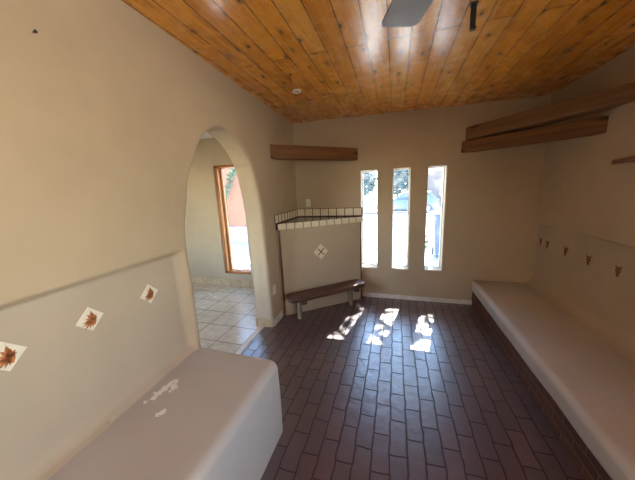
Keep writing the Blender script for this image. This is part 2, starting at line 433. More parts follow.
for k in range(1, 9):                        # reveal, a little splayed
    q = k / 8
    def f(i, q=q):
        y, z = C[i]; s = .012 * noise.noise(Vector((i * .2, q * 2, 0)))
        return (xl(y) - R - (TH - 2 * R) * q, y + norms[i][0] * s, z + (norms[i][1] * s if i not in (0, len(C) - 1) else 0))
    ring(f)
for k in range(1, 6):
    th = k / 5 * PI / 2
    def f(i, th=th):
        d = R * (1 - math.cos(th)); y = C[i][0] + norms[i][0] * d; z = max(0, C[i][1] + norms[i][1] * d) if i not in (0, len(C) - 1) else 0.0
        return (xl(y) - TH + R - R * math.sin(th), y, z)
    ring(f)
ring(lambda i: (xl(OUT[i][0]) - TH, OUT[i][0], OUT[i][1]))
for A, B in zip(rings, rings[1:]):
    for i in range(len(C) - 1): bm.faces.new((A[i], A[i + 1], B[i + 1], B[i]))
# continuation towards the viewer
ny, nz_ = 150, 110
zs = sorted(set([ZTOP * k / nz_ for k in range(nz_ + 1)] + [1.215 + .005 * k for k in range(12)] + [.537 + .006 * k for k in range(13)]))
ys = [YR + (Y0 - YR) * k / 60 for k in range(61)]
G = [[bm.verts.new((xl(y) + left_relief(y, z), y, z)) for z in zs] for y in ys]
for A, B in zip(G, G[1:]):
    for k in range(len(zs) - 1): bm.faces.new((A[k], A[k + 1], B[k + 1], B[k]))
H_ = [[bm.verts.new((xl(y) - TH, y, z)) for z in (0, ZTOP)] for y in (YR, Y0)]
bm.faces.new((H_[0][0], H_[0][1], H_[1][1], H_[1][0]))
bm.faces.new((G[0][0], G[0][-1], H_[0][1], H_[0][0]))
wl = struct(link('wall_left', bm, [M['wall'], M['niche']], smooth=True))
for p in wl.data.polygons:      # cooler light low on the wall is put into the niche colour
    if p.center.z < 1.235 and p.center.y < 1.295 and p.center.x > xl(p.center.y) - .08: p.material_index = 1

# ------------------------------------------------------------------ wall with windows
def wall_holes(name, xs, zs, holes, y0, y1, mat, bev=.012):
    """wall in the XZ plane from y0 (room side) to y1, holes = set of cells (i,k)"""
    bm = bmesh.new(); V = {}
    def v(i, k, s):
        if (i, k, s) not in V: V[(i, k, s)] = bm.verts.new((xs[i], y0 if s == 0 else y1, zs[k]))
        return V[(i, k, s)]
    nx, nz = len(xs) - 1, len(zs) - 1
    solid = lambda i, k: 0 <= i < nx and 0 <= k < nz and (i, k) not in holes
    for i in range(nx):
        for k in range(nz):
            if not solid(i, k): continue
            for s in (0, 1): bm.faces.new([v(i, k, s), v(i + 1, k, s), v(i + 1, k + 1, s), v(i, k + 1, s)])
            for (di, dk, a, b) in ((-1, 0, (i, k), (i, k + 1)), (1, 0, (i + 1, k), (i + 1, k + 1)), (0, -1, (i, k), (i + 1, k)), (0, 1, (i, k + 1), (i + 1, k + 1))):
                if not solid(i + di, k + dk): bm.faces.new([v(*a, 0), v(*b, 0), v(*b, 1), v(*a, 1)])
    o = link(name, bm, mat)
    if bev:
        md = o.modifiers.new('bevel', 'BEVEL'); md.width = bev; md.segments = 3; md.limit_method = 'ANGLE'; md.angle_limit = .6
    return struct(o)
WIN = [(-.470, -.245, .462, 1.856), (-.040, .182, .460, 1.855), (.402, .617, .449, 1.842)]
# uneven sill heights are built in by rows
xs = [-1.60, -.470, -.245, -.040, .182, .402, .617, XR + .2]
zs = [-.02, .458, 1.853, ZTOP]
wall_holes('wall_back', xs, zs, {(1, 1), (3, 1), (5, 1)}, YB, YE, M['wall'])
HX0, HX1, HZ0, HZ1 = -2.900, -2.375, .225, 2.085
wall_holes('wall_hall_back', [-4.7, HX0, HX1, -1.60], [-.02, HZ0, HZ1, ZTOP], {(1, 1)}, YB, YE, M['hall'])
for i, (x0, x1, z0, z1) in enumerate(WIN):
    z0, z1 = .458, 1.853
    bm = bmesh.new(); t = .012; ya, yb = YE - .045, YE - .005
    box(bm, (x0, ya, z0), (x0 + t, yb, z1)); box(bm, (x1 - t, ya, z0), (x1, yb, z1))
    box(bm, (x0, ya, z0), (x1, yb, z0 + t)); box(bm, (x0, ya, z1 - t), (x1, yb, z1))
    w = struct(link('window_%d' % (i + 1), bm, M['alu']))
    bm = bmesh.new(); box(bm, (x0 + t, ya + .016, z0 + t), (x1 - t, ya + .021, z1 - t)); link('pane', bm, M['glass'], w)
# hall window: wood lined
bm = bmesh.new(); t = .045; ya, yb = YB + .03, YE - .01
box(bm, (HX0, ya, HZ0), (HX0 + .05, yb, HZ1), .004); box(bm, (HX1 - .018, ya + .06, HZ0), (HX1, yb, HZ1), .003)
box(bm, (HX0, ya, HZ1 - .04), (HX1, yb, HZ1), .004); box(bm, (HX0, ya, HZ0), (HX1, yb, HZ0 + .035), .004)
box(bm, (HX0 + .05, ya + .07, HZ0 + .03), (HX0 + .085, ya + .11, HZ1 - .04), .003)
w = struct(link('window_4', bm, M['frame']))
bm = bmesh.new(); box(bm, (HX0 + .05, yb - .03, HZ0 + .03), (HX1 - .018, yb - .025, HZ1 - .04)); link('pane', bm, M['glass'], w)
bm = bmesh.new(); box(bm, (-2.70, ya + .045, HZ0 + .035), (-2.62, ya + .075, HZ0 + .055), .004); box(bm, (-2.675, ya + .02, HZ0 + .05), (-2.655, ya + .06, HZ0 + .065), .003); link('window_latch', bm, M['hub'], w)

# ------------------------------------------------------------------ right wall with niche
def right_relief(y, z):
    d = -.045 * (1 - sstep(1.104, 1.118, z)) * (1 - sstep(3.66, 3.80, y))
    d += .004 * noise.noise(Vector((y * 1.5, z * 1.5, 9.1)))
    r = .13; t = (z - .345) / r
    if 0 <= t < 1: d += r * (1 - math.sqrt(max(0, 1 - (1 - t) ** 2)))
    elif t < 0: d += r
    return d
bm = bmesh.new()
zs = sorted(set([ZTOP * k / 60 for k in range(61)] + [1.085 + .004 * k for k in range(11)] + [.345 + .01 * k for k in range(14)]))
YS = .1
ys = [YS + (YB + .05 - YS) * k / 110 for k in range(111)]
G = [[bm.verts.new((XR - right_relief(y, z), y, z)) for z in zs] for y in ys]
for A, B in zip(G, G[1:]):
    for k in range(len(zs) - 1): bm.faces.new((A[k], A[k + 1], B[k + 1], B[k]))
q = [bm.verts.new(p) for p in ((XR + .2, YS, 0), (XR + .2, YS, ZTOP), (XR + .2, YB + .05, ZTOP), (XR + .2, YB + .05, 0))]
bm.faces.new(q); bm.faces.new((G[0][0], G[0][-1], q[1], q[0])); bm.faces.new((G[-1][0], G[-1][-1], q[2], q[3]))
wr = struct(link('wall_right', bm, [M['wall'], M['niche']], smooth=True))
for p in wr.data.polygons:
    if p.center.z < 1.10 and p.center.x < XR + .1: p.material_index = 1  # same light-tinted plaster below the right lip

# part of the right wall beside and behind the viewer, with a wide window added to shape the light
o = wall_holes('wall_right_rear', [YR - .2, -2.05, -.10, YS], [-.02, 1.02, 2.25, ZTOP], {(1, 1)}, 0, .2, M['wall'])
o.rotation_euler = (0, 0, PI / 2); o.location = (XR + .2, 0, 0)
bm = bmesh.new()
for y0, y1 in ((-2.05, -2.0), (-1.10, -1.06), (-.15, -.10)): box(bm, (XR + .12, y0, 1.02), (XR + .16, y1, 2.25))
box(bm, (XR + .12, -2.05, 1.02), (XR + .16, -.10, 1.07)); box(bm, (XR + .12, -2.05, 2.20), (XR + .16, -.10, 2.25))
w = struct(link('window_5', bm, M['alu']))  # unseen window, added to let the side fill in
bm = bmesh.new(); box(bm, (XR + .13, -2.0, 1.07), (XR + .135, -1.10, 2.20)); link('pane', bm, M['glass'], w)
bm = bmesh.new(); box(bm, (XR + .13, -1.06, 1.07), (XR + .135, -.15, 2.20)); link('pane', bm, M['glass'], w)
bm = bmesh.new(); box(bm, (-1.75, YR - .2, -.02), (XR + .2, YR, ZTOP)); struct(link('wall_rear', bm, M['wall']))
# hall walls
bm = bmesh.new(); box(bm, (-4.8, .0, 0), (-4.7, YB + .1, ZTOP)); struct(link('wall_hall_left', bm, M['hall']))
wall_holes('wall_hall_rear', [-4.7, -4.1, -2.3, -1.63], [-.02, .7, 2.2, ZTOP], {(1, 1)}, .1, 0, M['hall'])  # unseen rear opening added for the hall fill lamp

# ------------------------------------------------------------------ baseboards
bm = bmesh.new(); box(bm, (-.455, YB - .014, 0), (1.03, YB + .005, .06), .004); struct(link('baseboard_back', bm, M['white_trim']))
bm = bmesh.new(); box(bm, (-4.7, YB - .012, 0), (-1.69, YB + .005, .10), .003); box(bm, (-4.7, YB - .016, .10), (-1.69, YB + .005, .118), .003)
struct(link('baseboard_hall', bm, M['base_tile']))
bm = bmesh.new()
prism(bm, [(xl(2.56) - .035, 2.532), (xl(2.56) + .004, 2.560), (xl(2.56) - .01, 2.575), (xl(2.56) - TH, 2.575), (xl(2.56) - TH, 2.518), (xl(2.56) - .10, 2.518)], 0, .105, .003)
struct(link('baseboard_arch', bm, M['base_tile']))
bm = bmesh.new(); prism(bm, [(xl(2.575) - .005, 2.565), (xl(2.575) + .014, 2.575), (xl(2.82) + .014, 2.82), (xl(2.82) - .005, 2.82)], 0, .085, .003)
struct(link('baseboard_left', bm, M['white_trim']))

# ------------------------------------------------------------------ benches
def bench_mesh(xf, top, xw, y0, y1, sgn, rad, zlow, round_far, seed, under=False):
    """plaster seat: profile from the wall (xw) over the seat to the front face (xf); sgn=+1 front faces +x"""
    bm = bmesh.new()
    secs = [(y, 0.0) for y in [y0 + (y1 - (rad if round_far else 0) - y0) * k / 70 for k in range(71)]]
    if round_far:
        for k in range(1, 8):
            th = k / 7 * PI / 2; secs.append((y1 - rad + rad * math.sin(th), rad * (1 - math.cos(th))))
    rings = []
    for y, ins in secs:
        X = xf - sgn * ins; Z = top - ins; pts = []
        for k in range(15):
            t = k / 14; pts.append((xw + (X - sgn * rad - xw) * t, Z))
        for k in range(1, 8):
            th = k / 7 * PI / 2; pts.append((X - sgn * rad + sgn * rad * math.sin(th), Z - rad + rad * math.cos(th)))
        for k in range(1, 9):
            t = k / 8; z = Z - rad + (zlow - Z + rad) * t
            pts.append((X + (0 if not under else -sgn * .010 * t), z))
        if under: pts.append((xf - sgn * .05, zlow + .001))
        r = []
        for x, z in pts:
            n = noise.noise(Vector((x * 3 + seed, y * 2.2, z * 3))) * .009
            n2 = noise.noise(Vector((x * 2 + seed, y * 1.3, 7))) * .006
            r.append(bm.verts.new((x + n * sgn * (1 if abs(x - xf) < .12 else .0), y, z + (n2 if z > top - .1 - ins else 0))))
        rings.append(r)
    for A, B in zip(rings, rings[1:]):
        for k in range(len(A) - 1): bm.faces.new((A[k], A[k + 1], B[k + 1], B[k]))
    for r in (rings[0], rings[-1]):
        base = [bm.verts.new((xw, r[0].co.y, zlow))] if True else []
        bm.faces.new(r + base)
    return bm
root = empty('plaster_bench', (-1.0, 0, 0))
tag(root, 'rounded white plaster bench built along the left wall below three diamond tiles', 'bench')
o = link('bench_body', bench_mesh(-.712, .537, -1.36, YR + .005, 1.348, 1, .05, 0.0, True, 1), M['bench'], root, smooth=True); o.location = (1.0, 0, 0)
root = empty('brick_bench', (1.3, 1, 0))
tag(root, 'long plaster topped bench on a red brick base along the right wall', 'bench')
o = link('seat', bench_mesh(.990, .351, XR + .02, .16, YB + .01, -1, .045, .205, False, 5, under=True), M['bench_r'], root, smooth=True); o.location = (-1.3, -1, 0)
bm = bmesh.new(); box(bm, (1.008, .165, 0), (XR, YB, .215))
o = link('brick_base', bm, M['bench_brick'], root); o.location = (-1.3, -1, 0)

# ------------------------------------------------------------------ diamond wall tiles
def tile_mesh(star=False):
    """local frame: x out of the wall, y along it, z up"""
    bm = bmesh.new(); h = .060
    b0 = [bm.verts.new((-.004, y, z)) for y, z in ((0, -h), (h, 0), (0, h), (-h, 0))]
    b1 = [bm.verts.new((.003, y, z)) for y, z in ((0, -h), (h, 0), (0, h), (-h, 0))]
    b2 = [bm.verts.new((.0045, y * .93, z * .93)) for y, z in ((0, -h), (h, 0), (0, h), (-h, 0))]
    for A, B in ((b0, b1), (b1, b2)):
        for i in range(4): bm.faces.new((A[i], A[(i + 1) % 4], B[(i + 1) % 4], B[i]))
    bm.faces.new(b2)
    rnd = random.Random(3)
    def blade(c, ang, L, w):
        u = Vector((0, math.cos(ang), math.sin(ang))); v = Vector((0, -math.sin(ang), math.cos(ang)))
        c = Vector((.0055, c[0], c[1])); ps = []
        for t, k in ((0, .25), (.25, .8), (.45, 1), (.7, .7), (1, 0.03), (.75, -.5), (.5, -1), (.25, -.8), (0, -.25)):
            ps.append(bm.verts.new(c + u * (t * L) + v * (w * k)))
        f = bm.faces.new(ps); f.material_index = 1
        e = bmesh.ops.extrude_face_region(bm, geom=[f])
        for g in e['geom']:
            if isinstance(g, bmesh.types.BMVert): g.co.x -= .002
            if isinstance(g, bmesh.types.BMFace): g.material_index = 1
    if star:
        for ang, L, w in ((90, .036, .016), (52, .050, .014), (128, .050, .014), (270, .056, .020), (180, .034, .012), (0, .034, .012), (305, .026, .010), (235, .026, .010)):
            blade((0, 0), math.radians(ang), L, w)
    for ang, L, w in () if star else ((200, .052, .0055), (219, .050, .006), (240, .040, .0055), (180, .044, .005), (158, .036, .005), (92, .044, .008), (122, .036, .007), (262, .034, .006), (40, .026, .006), (10, .022, .006)):
        blade((.008, -.006 + .001 * (ang % 3)), math.radians(ang), L, w)
    if not star:
        blade((.012, -.034), math.radians(90), .058, .011); blade((.002, -.022), math.radians(70), .046, .008)
    bmesh.ops.recalc_face_normals(bm, faces=bm.faces)
    return bm
tl = link('wall_tile', tile_mesh(), [M['white_tile'], M['motif']])
M['dull_tile'] = simple('shaded_cream_tile', (.50, .40, .29), .4, var=.1, scale=60)  # cream tile dulled, the right wall's shade put into its colour
M['motif_brown'] = simple('dark_brown_glaze', (.20, .075, .035), .4, var=.5, scale=70)
tr = link('wall_tile', tile_mesh(True), [M['dull_tile'], M['motif_brown']])
LT = [(1.056, 1.050, 'diamond tile with rust leaf on left wall, nearest the archway'), (.740, 1.056, 'middle rust leaf diamond tile above the white left bench'),
      (.458, 1.058, 'rust leaf diamond tile cut by the left edge of the photo')]
for i, (y, z, lab) in enumerate(LT):
    o = tl if i == 0 else tl.copy()
    if i: COL.objects.link(o)
    o.location = (xl(y) + left_relief(y, z) - .0005, y, z); o.rotation_euler = (0, 0, math.atan(.0489)); tag(o, lab, 'tile', 'leaf tiles above the left bench')
RT = ['brown leaf diamond tile on right wall, nearest the window wall', 'second brown leaf tile from the window wall on right wall',
      'middle one of the five brown leaf tiles on right wall', 'fourth brown leaf tile from the window wall on right wall',
      'brown leaf tile on right wall, nearest the right edge of the photo']
for i, (y, z) in enumerate(((3.655, .90), (3.476, .898), (3.148, .895), (2.817, .892), (2.489, .892))):
    if i == 0: y = 3.62
    o = tr if i == 0 else tr.copy()
    if i: COL.objects.link(o)
    o.location = (XR + .045 - .004 * noise.noise(Vector((y * 1.5, z * 1.5, 9.1))) + .0005, y, z)
    o.rotation_euler = (0, 0, PI); tag(o, RT[i], 'tile', 'leaf tiles above the right bench')

# ------------------------------------------------------------------ corner fireplace
FA = Vector((-1.385, 2.828)); FB = Vector((-.462, 3.590)); FD = (FB - FA); FL = FD.length; FD.normalize(); FN = Vector((FD.y, -FD.x))
FROT = math.atan2(FD.y, FD.x)
fp = empty('corner_fireplace', (FA.x, FA.y, 0), FROT)      # local x along the front, -y towards the room
tag(fp, 'plaster corner fireplace with tiled mantel, closed front and cross of four tiles', 'fireplace')
ROTI = Matrix.Rotation(-FROT, 4, 'Z')
def fl(x, y): v = ROTI @ Vector((x - FA.x, y - FA.y, 0)); return (v.x, v.y)
body = [(0, 0), (FL, 0), fl(-.462, YB - .002), fl(xl(YB) + .004, YB - .002), fl(xl(2.84) + .004, 2.84)]
bm = bmesh.new(); prism(bm, body, 0, 1.150); link('fireplace_body', bm, M['wall'], fp)
bm = bmesh.new(); box(bm, (.028, -.014, .004), (FL - .022, .002, 1.150), .004); link('front_panel', bm, M['wall'], fp)
for x0, x1, lean in ((.002, .022, 1), (FL - .018, FL - .002, 0)):
    bm = bmesh.new()
    a = [(x0, -.012, .0), (x1 + .008 * lean, -.012, .0), (x1 + .010 * lean, -.012, .35), (x1 - .004 * lean, -.012, 1.15), (x0, -.012, 1.15)]
    va = [bm.verts.new(p) for p in a]; vb = [bm.verts.new((p[0], .002, p[2])) for p in a]
    bm.faces.new(va); bm.faces.new(list(reversed(vb)))
    for i in range(5): bm.faces.new((va[i], va[(i + 1) % 5], vb[(i + 1) % 5], vb[i]))
    link('edge_strip', bm, M['strip'], fp)
mt = [(-.006, -.022), (FL + .012, -.022), fl(-.450, YB - .002), fl(xl(YB) + .004, YB - .002), fl(xl(2.82) + .004, 2.81)]
bm = bmesh.new(); prism(bm, mt, 1.150, 1.222, .002); link('mantel', bm, M['mantel'], fp)
n = 11; w = (FL + .018) / n
for k in range(n):
    bm = bmesh.new(); box(bm, (-.006 + k * w + .005, -.031, 1.152), (-.006 + (k + 1) * w - .005, -.020, 1.224), .003)
    link('edge_tile', bm, M['cream_tile'], fp)
def inv(p):   # world-space box into the fireplace frame
    return Matrix.Rotation(-FROT, 4, 'Z') @ Matrix.Translation((-FA.x, -FA.y, 0))
XC = xl(YB) + .004
bm = bmesh.new(); box(bm, (XC, YB - .008, 1.222), (-.452, YB - .001, 1.345), mat=inv(0)); link('backsplash', bm, M['grout'], fp)
n = 8; w = (-.458 - XC) / n
for k in range(n):
    bm = bmesh.new(); box(bm, (XC + k * w + .006, YB - .016, 1.236), (XC + (k + 1) * w - .006, YB - .006, 1.338), .003, mat=inv(0))
    link('backsplash_tile', bm, M['cream_tile'], fp)
SH = Matrix.Identity(4); SH[0][1] = -.0489; SH[0][3] = -1.33 + .0489 * 1.25     # along the skewed left wall
bm = bmesh.new(); box(bm, (-.002, 2.80, 1.222), (.006, YB - .01, 1.335), mat=inv(0) @ SH); link('backsplash', bm, M['grout'], fp)
n = 8; w = (YB - .02 - 2.80) / n
for k in range(n):
    bm = bmesh.new(); box(bm, (.004, 2.80 + k * w + .012, 1.234), (.010, 2.80 + (k + 1) * w - .012, 1.330), .003, mat=inv(0) @ SH)
    link('backsplash_tile', bm, M['cream_tile'], fp)
mc = (.560, .805); hs = .055
for dx, dz in ((0, hs), (0, -hs), (hs, 0), (-hs, 0)):
    bm = bmesh.new(); q = hs * .93; c = (mc[0] + dx, mc[1] + dz)
    va = [bm.verts.new((c[0] + a, -.019, c[1] + b)) for a, b in ((0, -q), (q, 0), (0, q), (-q, 0))]
    vb = [bm.verts.new((c[0] + a, -.012, c[1] + b)) for a, b in ((0, -q), (q, 0), (0, q), (-q, 0))]
    bm.faces.new(va); bm.faces.new(list(reversed(vb)))
    for i in range(4): bm.faces.new((va[i], va[(i + 1) % 4], vb[(i + 1) % 4], vb[i]))
    link('cross_tile', bm, M['cream_tile'], fp)
bm = bmesh.new()
for s in (1, -1):
    box(bm, (-.062, -.0205, -.0060), (.062, -.0125, .0060), mat=Matrix.Translation((mc[0], 0, mc[1])) @ Matrix.Rotation(s * PI / 4, 4, 'Y'))
link('cross_grout', bm, M['grout'], fp)

# low slab bench in front of the fireplace
hb = empty('wooden_bench', (FA.x + FN.x * .158 + FD.x * .55, FA.y + FN.y * .158 + FD.y * .55, 0), FROT + .055)
tag(hb, 'low rustic bench of a dark live-edge wood slab in front of the fireplace', 'bench')
bm = bmesh.new(); top = []; bot = []
nn = 40; rnd = random.Random(5); pts = []
for k in range(nn):
    a = 2 * PI * k / nn; ca, sa = math.cos(a), math.sin(a)
    x = .02 + .55 * math.copysign(abs(ca) ** .22, ca); y = .108 * math.copysign(abs(sa) ** .35, sa)
    pts.append((x + .006 * noise.noise(Vector((ca * 3, sa * 3, 1))), y + .014 * noise.noise(Vector((x * 5, sa, 4)))))
layers = [(.275, .93), (.283, .975), (.300, 1.0), (.318, 1.0), (.328, .985), (.333, .95)]
rr = [[bm.verts.new((x * (1 - (1 - s) * .3), y * s, z + .004 * noise.noise(Vector((x * 4, y * 6, 2))))) for x, y in pts] for z, s in layers]
for A, B in zip(rr, rr[1:]):
    for k in range(nn): bm.faces.new((A[k], A[(k + 1) % nn], B[(k + 1) % nn], B[k]))
bm.faces.new(list(reversed(rr[0]))); bm.faces.new(rr[-1])
link('slab_seat', bm, M['slab'], hb)
for x in (-.375, .405):
    bm = bmesh.new(); tube(bm, [(x, .03, 0), (x + .002, .03, .08), (x - .002, .03, .16), (x, .03, .232)], [.034, .031, .032, .033], 14)
    link('leg', bm, M['log'], hb, smooth=False)
    bm = bmesh.new(); box(bm, (x - .008, -.105, .228), (x + .062, .085, .279), .012, 2); link('crosspiece', bm, M['slab'], hb)

# ------------------------------------------------------------------ corner beams
def beam(name, p0, p1, z0, z1, depth, mat, label, zt0=None, zt1=None, side=1):
    p0 = Vector(p0); p1 = Vector(p1); d = p1 - p0; L = d.length; ang = math.atan2(d.y, d.x)
    bm = bmesh.new(); nseg = 14; rings = []
    for k in range(nseg + 1):
        t = k / nseg; x = L * t
        a = z0 + ((zt0 or 0)) * t; b = z1 + ((zt1 or 0)) * t
        j = lambda s: .004 * noise.noise(Vector((x * 4, s * 3.3, L)))
        ch = .008
        prof = [(0 + j(1), a + ch), (0 + j(2), b - ch), (ch, b + j(3)), (depth - ch, b), (depth, b - ch), (depth, a + ch), (depth - ch, a), (ch, a + j(4))]
        rings.append([bm.verts.new((x, side * y, z)) for y, z in prof])
    for A, B in zip(rings, rings[1:]):
        for i in range(8): bm.faces.new((A[i], A[(i + 1) % 8], B[(i + 1) % 8], B[i]))
    bm.faces.new(rings[0]); bm.faces.new(list(reversed(rings[-1])))
    o = link(name, bm, mat); o.location = (p0.x, p0.y, 0); o.rotation_euler = (0, 0, ang)
    tag(o, label, 'beam', 'wooden corner beams'); return o
beam('corner_beam', (xl(2.81) - .008, 2.81), (-.500, YB + .008), 1.998, 2.158, .10, M['beam'], 'reddish wood beam across the corner above the fireplace')
beam('corner_beam', (.760, YB + .008), (XR + .008, 2.770), 1.990, 2.128, .12, M['beam'], 'dark lower wood beam across the right corner above the long bench', zt0=-.02, zt1=-.026)
beam('corner_beam', (.80, YB + .008), (XR + .008, 2.420), 2.130, 2.285, .20, M['beam_pale'], 'paler upper wood beam resting on the dark right corner beam', zt0=.012, zt1=-.030)
# tapered ledge sticking out of the right wall
bm = bmesh.new(); prism(bm, [(XR + .02, 2.69), (XR - .010, 2.66), (XR - .11, 2.2), (XR - .17, 1.5), (XR - .17, .9), (XR + .02, .9)], 1.712, 1.745, .006)
tag(link('wooden_shelf', bm, wood('shelf_wood', (.24, .11, .05), (.10, .04, .02), 'y', .5)), 'thin dark wood shelf on right wall, tip showing at the photo edge', 'shelf')

# ------------------------------------------------------------------ small fittings
def plate(name, loc, rz, w, h, label, cat, slots):
    r = empty(name, loc, rz)
    bm = bmesh.new(); box(bm, (-w / 2, -.006, -h / 2), (w / 2, 0, h / 2), .002); link('cover_plate', bm, M['white_plastic'], r)
    if slots == 'switch':
        bm = bmesh.new(); box(bm, (-.005, -.014, -.010), (.005, -.005, .012), .001); link('toggle', bm, M['white_plastic'], r)
    else:
        for z in (.022, -.022):
            bm = bmesh.new(); box(bm, (-.016, -.008, z - .014), (.016, -.005, z + .014), .003)
            s = link('socket', bm, M['white_plastic'], r)
            for x in (-.006, .006):
                bm = bmesh.new(); box(bm, (x - .001, -.0085, z - .004), (x + .001, -.0075, z + .005)); link('slot', bm, M['black'], s)
    tag(r, label, cat); return r
plate('light_switch', (-1.262, YB, 1.43), 0, .072, .116, 'white switch plate on the window wall above the fireplace mantel', 'switch', 'switch')
plate('wall_outlet', (xl(2.635) + .001, 2.635, .445), PI / 2, .075, .118, 'white outlet low on left wall between archway and fireplace', 'outlet', 'outlet')
plate('wall_outlet', (-2.31, YB, .325), 0, .075, .115, 'white outlet in the tiled room beside its wood framed window', 'outlet', 'outlet')
# round ceiling fitting
r = empty('ceiling_spotlight', (-.939, 2.556, zc(-.939))); tag(r, 'small round white fitting with dark centre in the board ceiling', 'light')
bm = bmesh.new(); n = 28; prof = [(.046, .002), (.046, -.006), (.040, -.011), (.028, -.010), (.024, -.004), (.024, .002)]
rings = [[bm.verts.new((a * math.cos(2 * PI * k / n), a * math.sin(2 * PI * k / n), z)) for k in range(n)] for a, z in prof]
for A, B in zip(rings, rings[1:]):
    for k in range(n): bm.faces.new((A[k], A[(k + 1) % n], B[(k + 1) % n], B[k]))
link('trim_ring', bm, M['white_plastic'], r, smooth=True)
bm = bmesh.new(); lathe(bm, [(.025, .002), (.025, -.003), (.012, -.005)], 20); link('lens', bm, M['dark'], r)
# nail in the left wall
bm = bmesh.new()
lathe(bm, [(.002, -.01), (.002, .010), (.0055, .011), (.0055, .013), (.004, .014)], 12)
o = link('nail', bm, M['dark']); o.rotation_euler = (0, PI / 2, 0)
tag(o, 'small dark nail head high on the left wall', 'nail'); NAIL = o
# hook of the hall window, above its left corner
bm = bmesh.new(); tube(bm, [(-2.955, YB + .002, 2.155), (-2.955, YB - .03, 2.155), (-2.955, YB - .045, 2.175)], [.006, .006, .006], 8)
lathe(bm, [(.001, -.001), (.016, 0), (.016, .004), (.001, .005)], 12, c=(-2.955, YB - .006, 2.148))
tag(link('curtain_hook', bm, M['white_plastic']), 'small white curtain hook above the wood framed window', 'hook')
# black bracket hanging from the ceiling
bx = .385; by = 1.76
r = empty('hanging_hook', (bx, by, zc(bx))); tag(r, 'narrow black metal hook hanging from the board ceiling at the top edge', 'hook')
bm = bmesh.new(); box(bm, (-.020, -.016, -.006), (.020, .016, .002), .002); link('hook_plate', bm, M['black'], r)
bm = bmesh.new(); box(bm, (-.014, -.004, -.130), (.014, .004, -.004), .0015); box(bm, (-.014, -.022, -.130), (.014, .004, -.120), .0015); link('hook_arm', bm, M['black'], r)

# ------------------------------------------------------------------ ceiling fan
HUB = (.19, .80)
fan = empty('ceiling_fan', (HUB[0], HUB[1], 2.30)); tag(fan, 'ceiling fan with grey-brown blades, one blade tip showing at the top edge', 'ceiling fan')
zt = zc(HUB[0]) - 2.30
bm = bmesh.new(); lathe(bm, [(.055, zt - .05), (.065, zt - .03), (.065, zt + .002)], 24); link('canopy', bm, M['black'], fan)
bm = bmesh.new(); tube(bm, [(0, 0, .07), (0, 0, zt - .04)], [.012, .012], 12); link('downrod', bm, M['black'], fan)
bm = bmesh.new(); lathe(bm, [(.05, -.06), (.10, -.045), (.125, -.01), (.125, .035), (.09, .065), (.03, .08)], 32); link('motor_housing', bm, M['black'], fan, smooth=True)
bmb = bmesh.new()
out = [(.17, -.045), (.26, -.070), (.42, -.076), (.525, -.078), (.548, -.070), (.560, -.045), (.572, .010), (.580, .058), (.574, .070), (.560, .074), (.42, .072), (.26, .068), (.17, .045)]
va = [bmb.verts.new((x, y, .004 + y * .10)) for x, y in out]; vb = [bmb.verts.new((x, y, -.004 + y * .10)) for x, y in out]
bmb.faces.new(va); bmb.faces.new(list(reversed(vb)))
for i in range(len(out)): bmb.faces.new((va[i], va[(i + 1) % len(out)], vb[(i + 1) % len(out)], vb[i]))
A0 = math.atan2(1.0, -.36)
blade = link('blade', bmb, M['fan'], fan)
bm = bmesh.new(); box(bm, (.10, -.018, -.008), (.23, .018, -.001), .003); arm = link('blade_arm', bm, M['black'], blade)
blade.rotation_euler = (0, 0, A0)
for k in (1, 2, 3):
    c = blade.copy(); COL.objects.link(c); c.parent = fan; c.rotation_euler = (0, 0, A0 + k * PI / 2)
    d = arm.copy(); COL.objects.link(d); d.parent = c

# ------------------------------------------------------------------ outdoors
bm = bmesh.new(); prism(bm, [(-40, YE), (40, YE), (40, 16.9), (-40, 16.9)], -.25, -.03); struct(link('ground', bm, M['concrete']))
bm = bmesh.new(); prism(bm, [(-40, 17.15), (40, 17.15), (40, 60), (-40, 60)], -.35, -.12); struct(link('street', bm, M['asphalt']))
bm = bmesh.new(); prism(bm, [(-40, 16.9), (40, 16.9), (40, 17.15), (-40, 17.15)], -.3, .10); struct(link('kerb', bm, simple('grey_kerb', (.09, .09, .10), .9)))

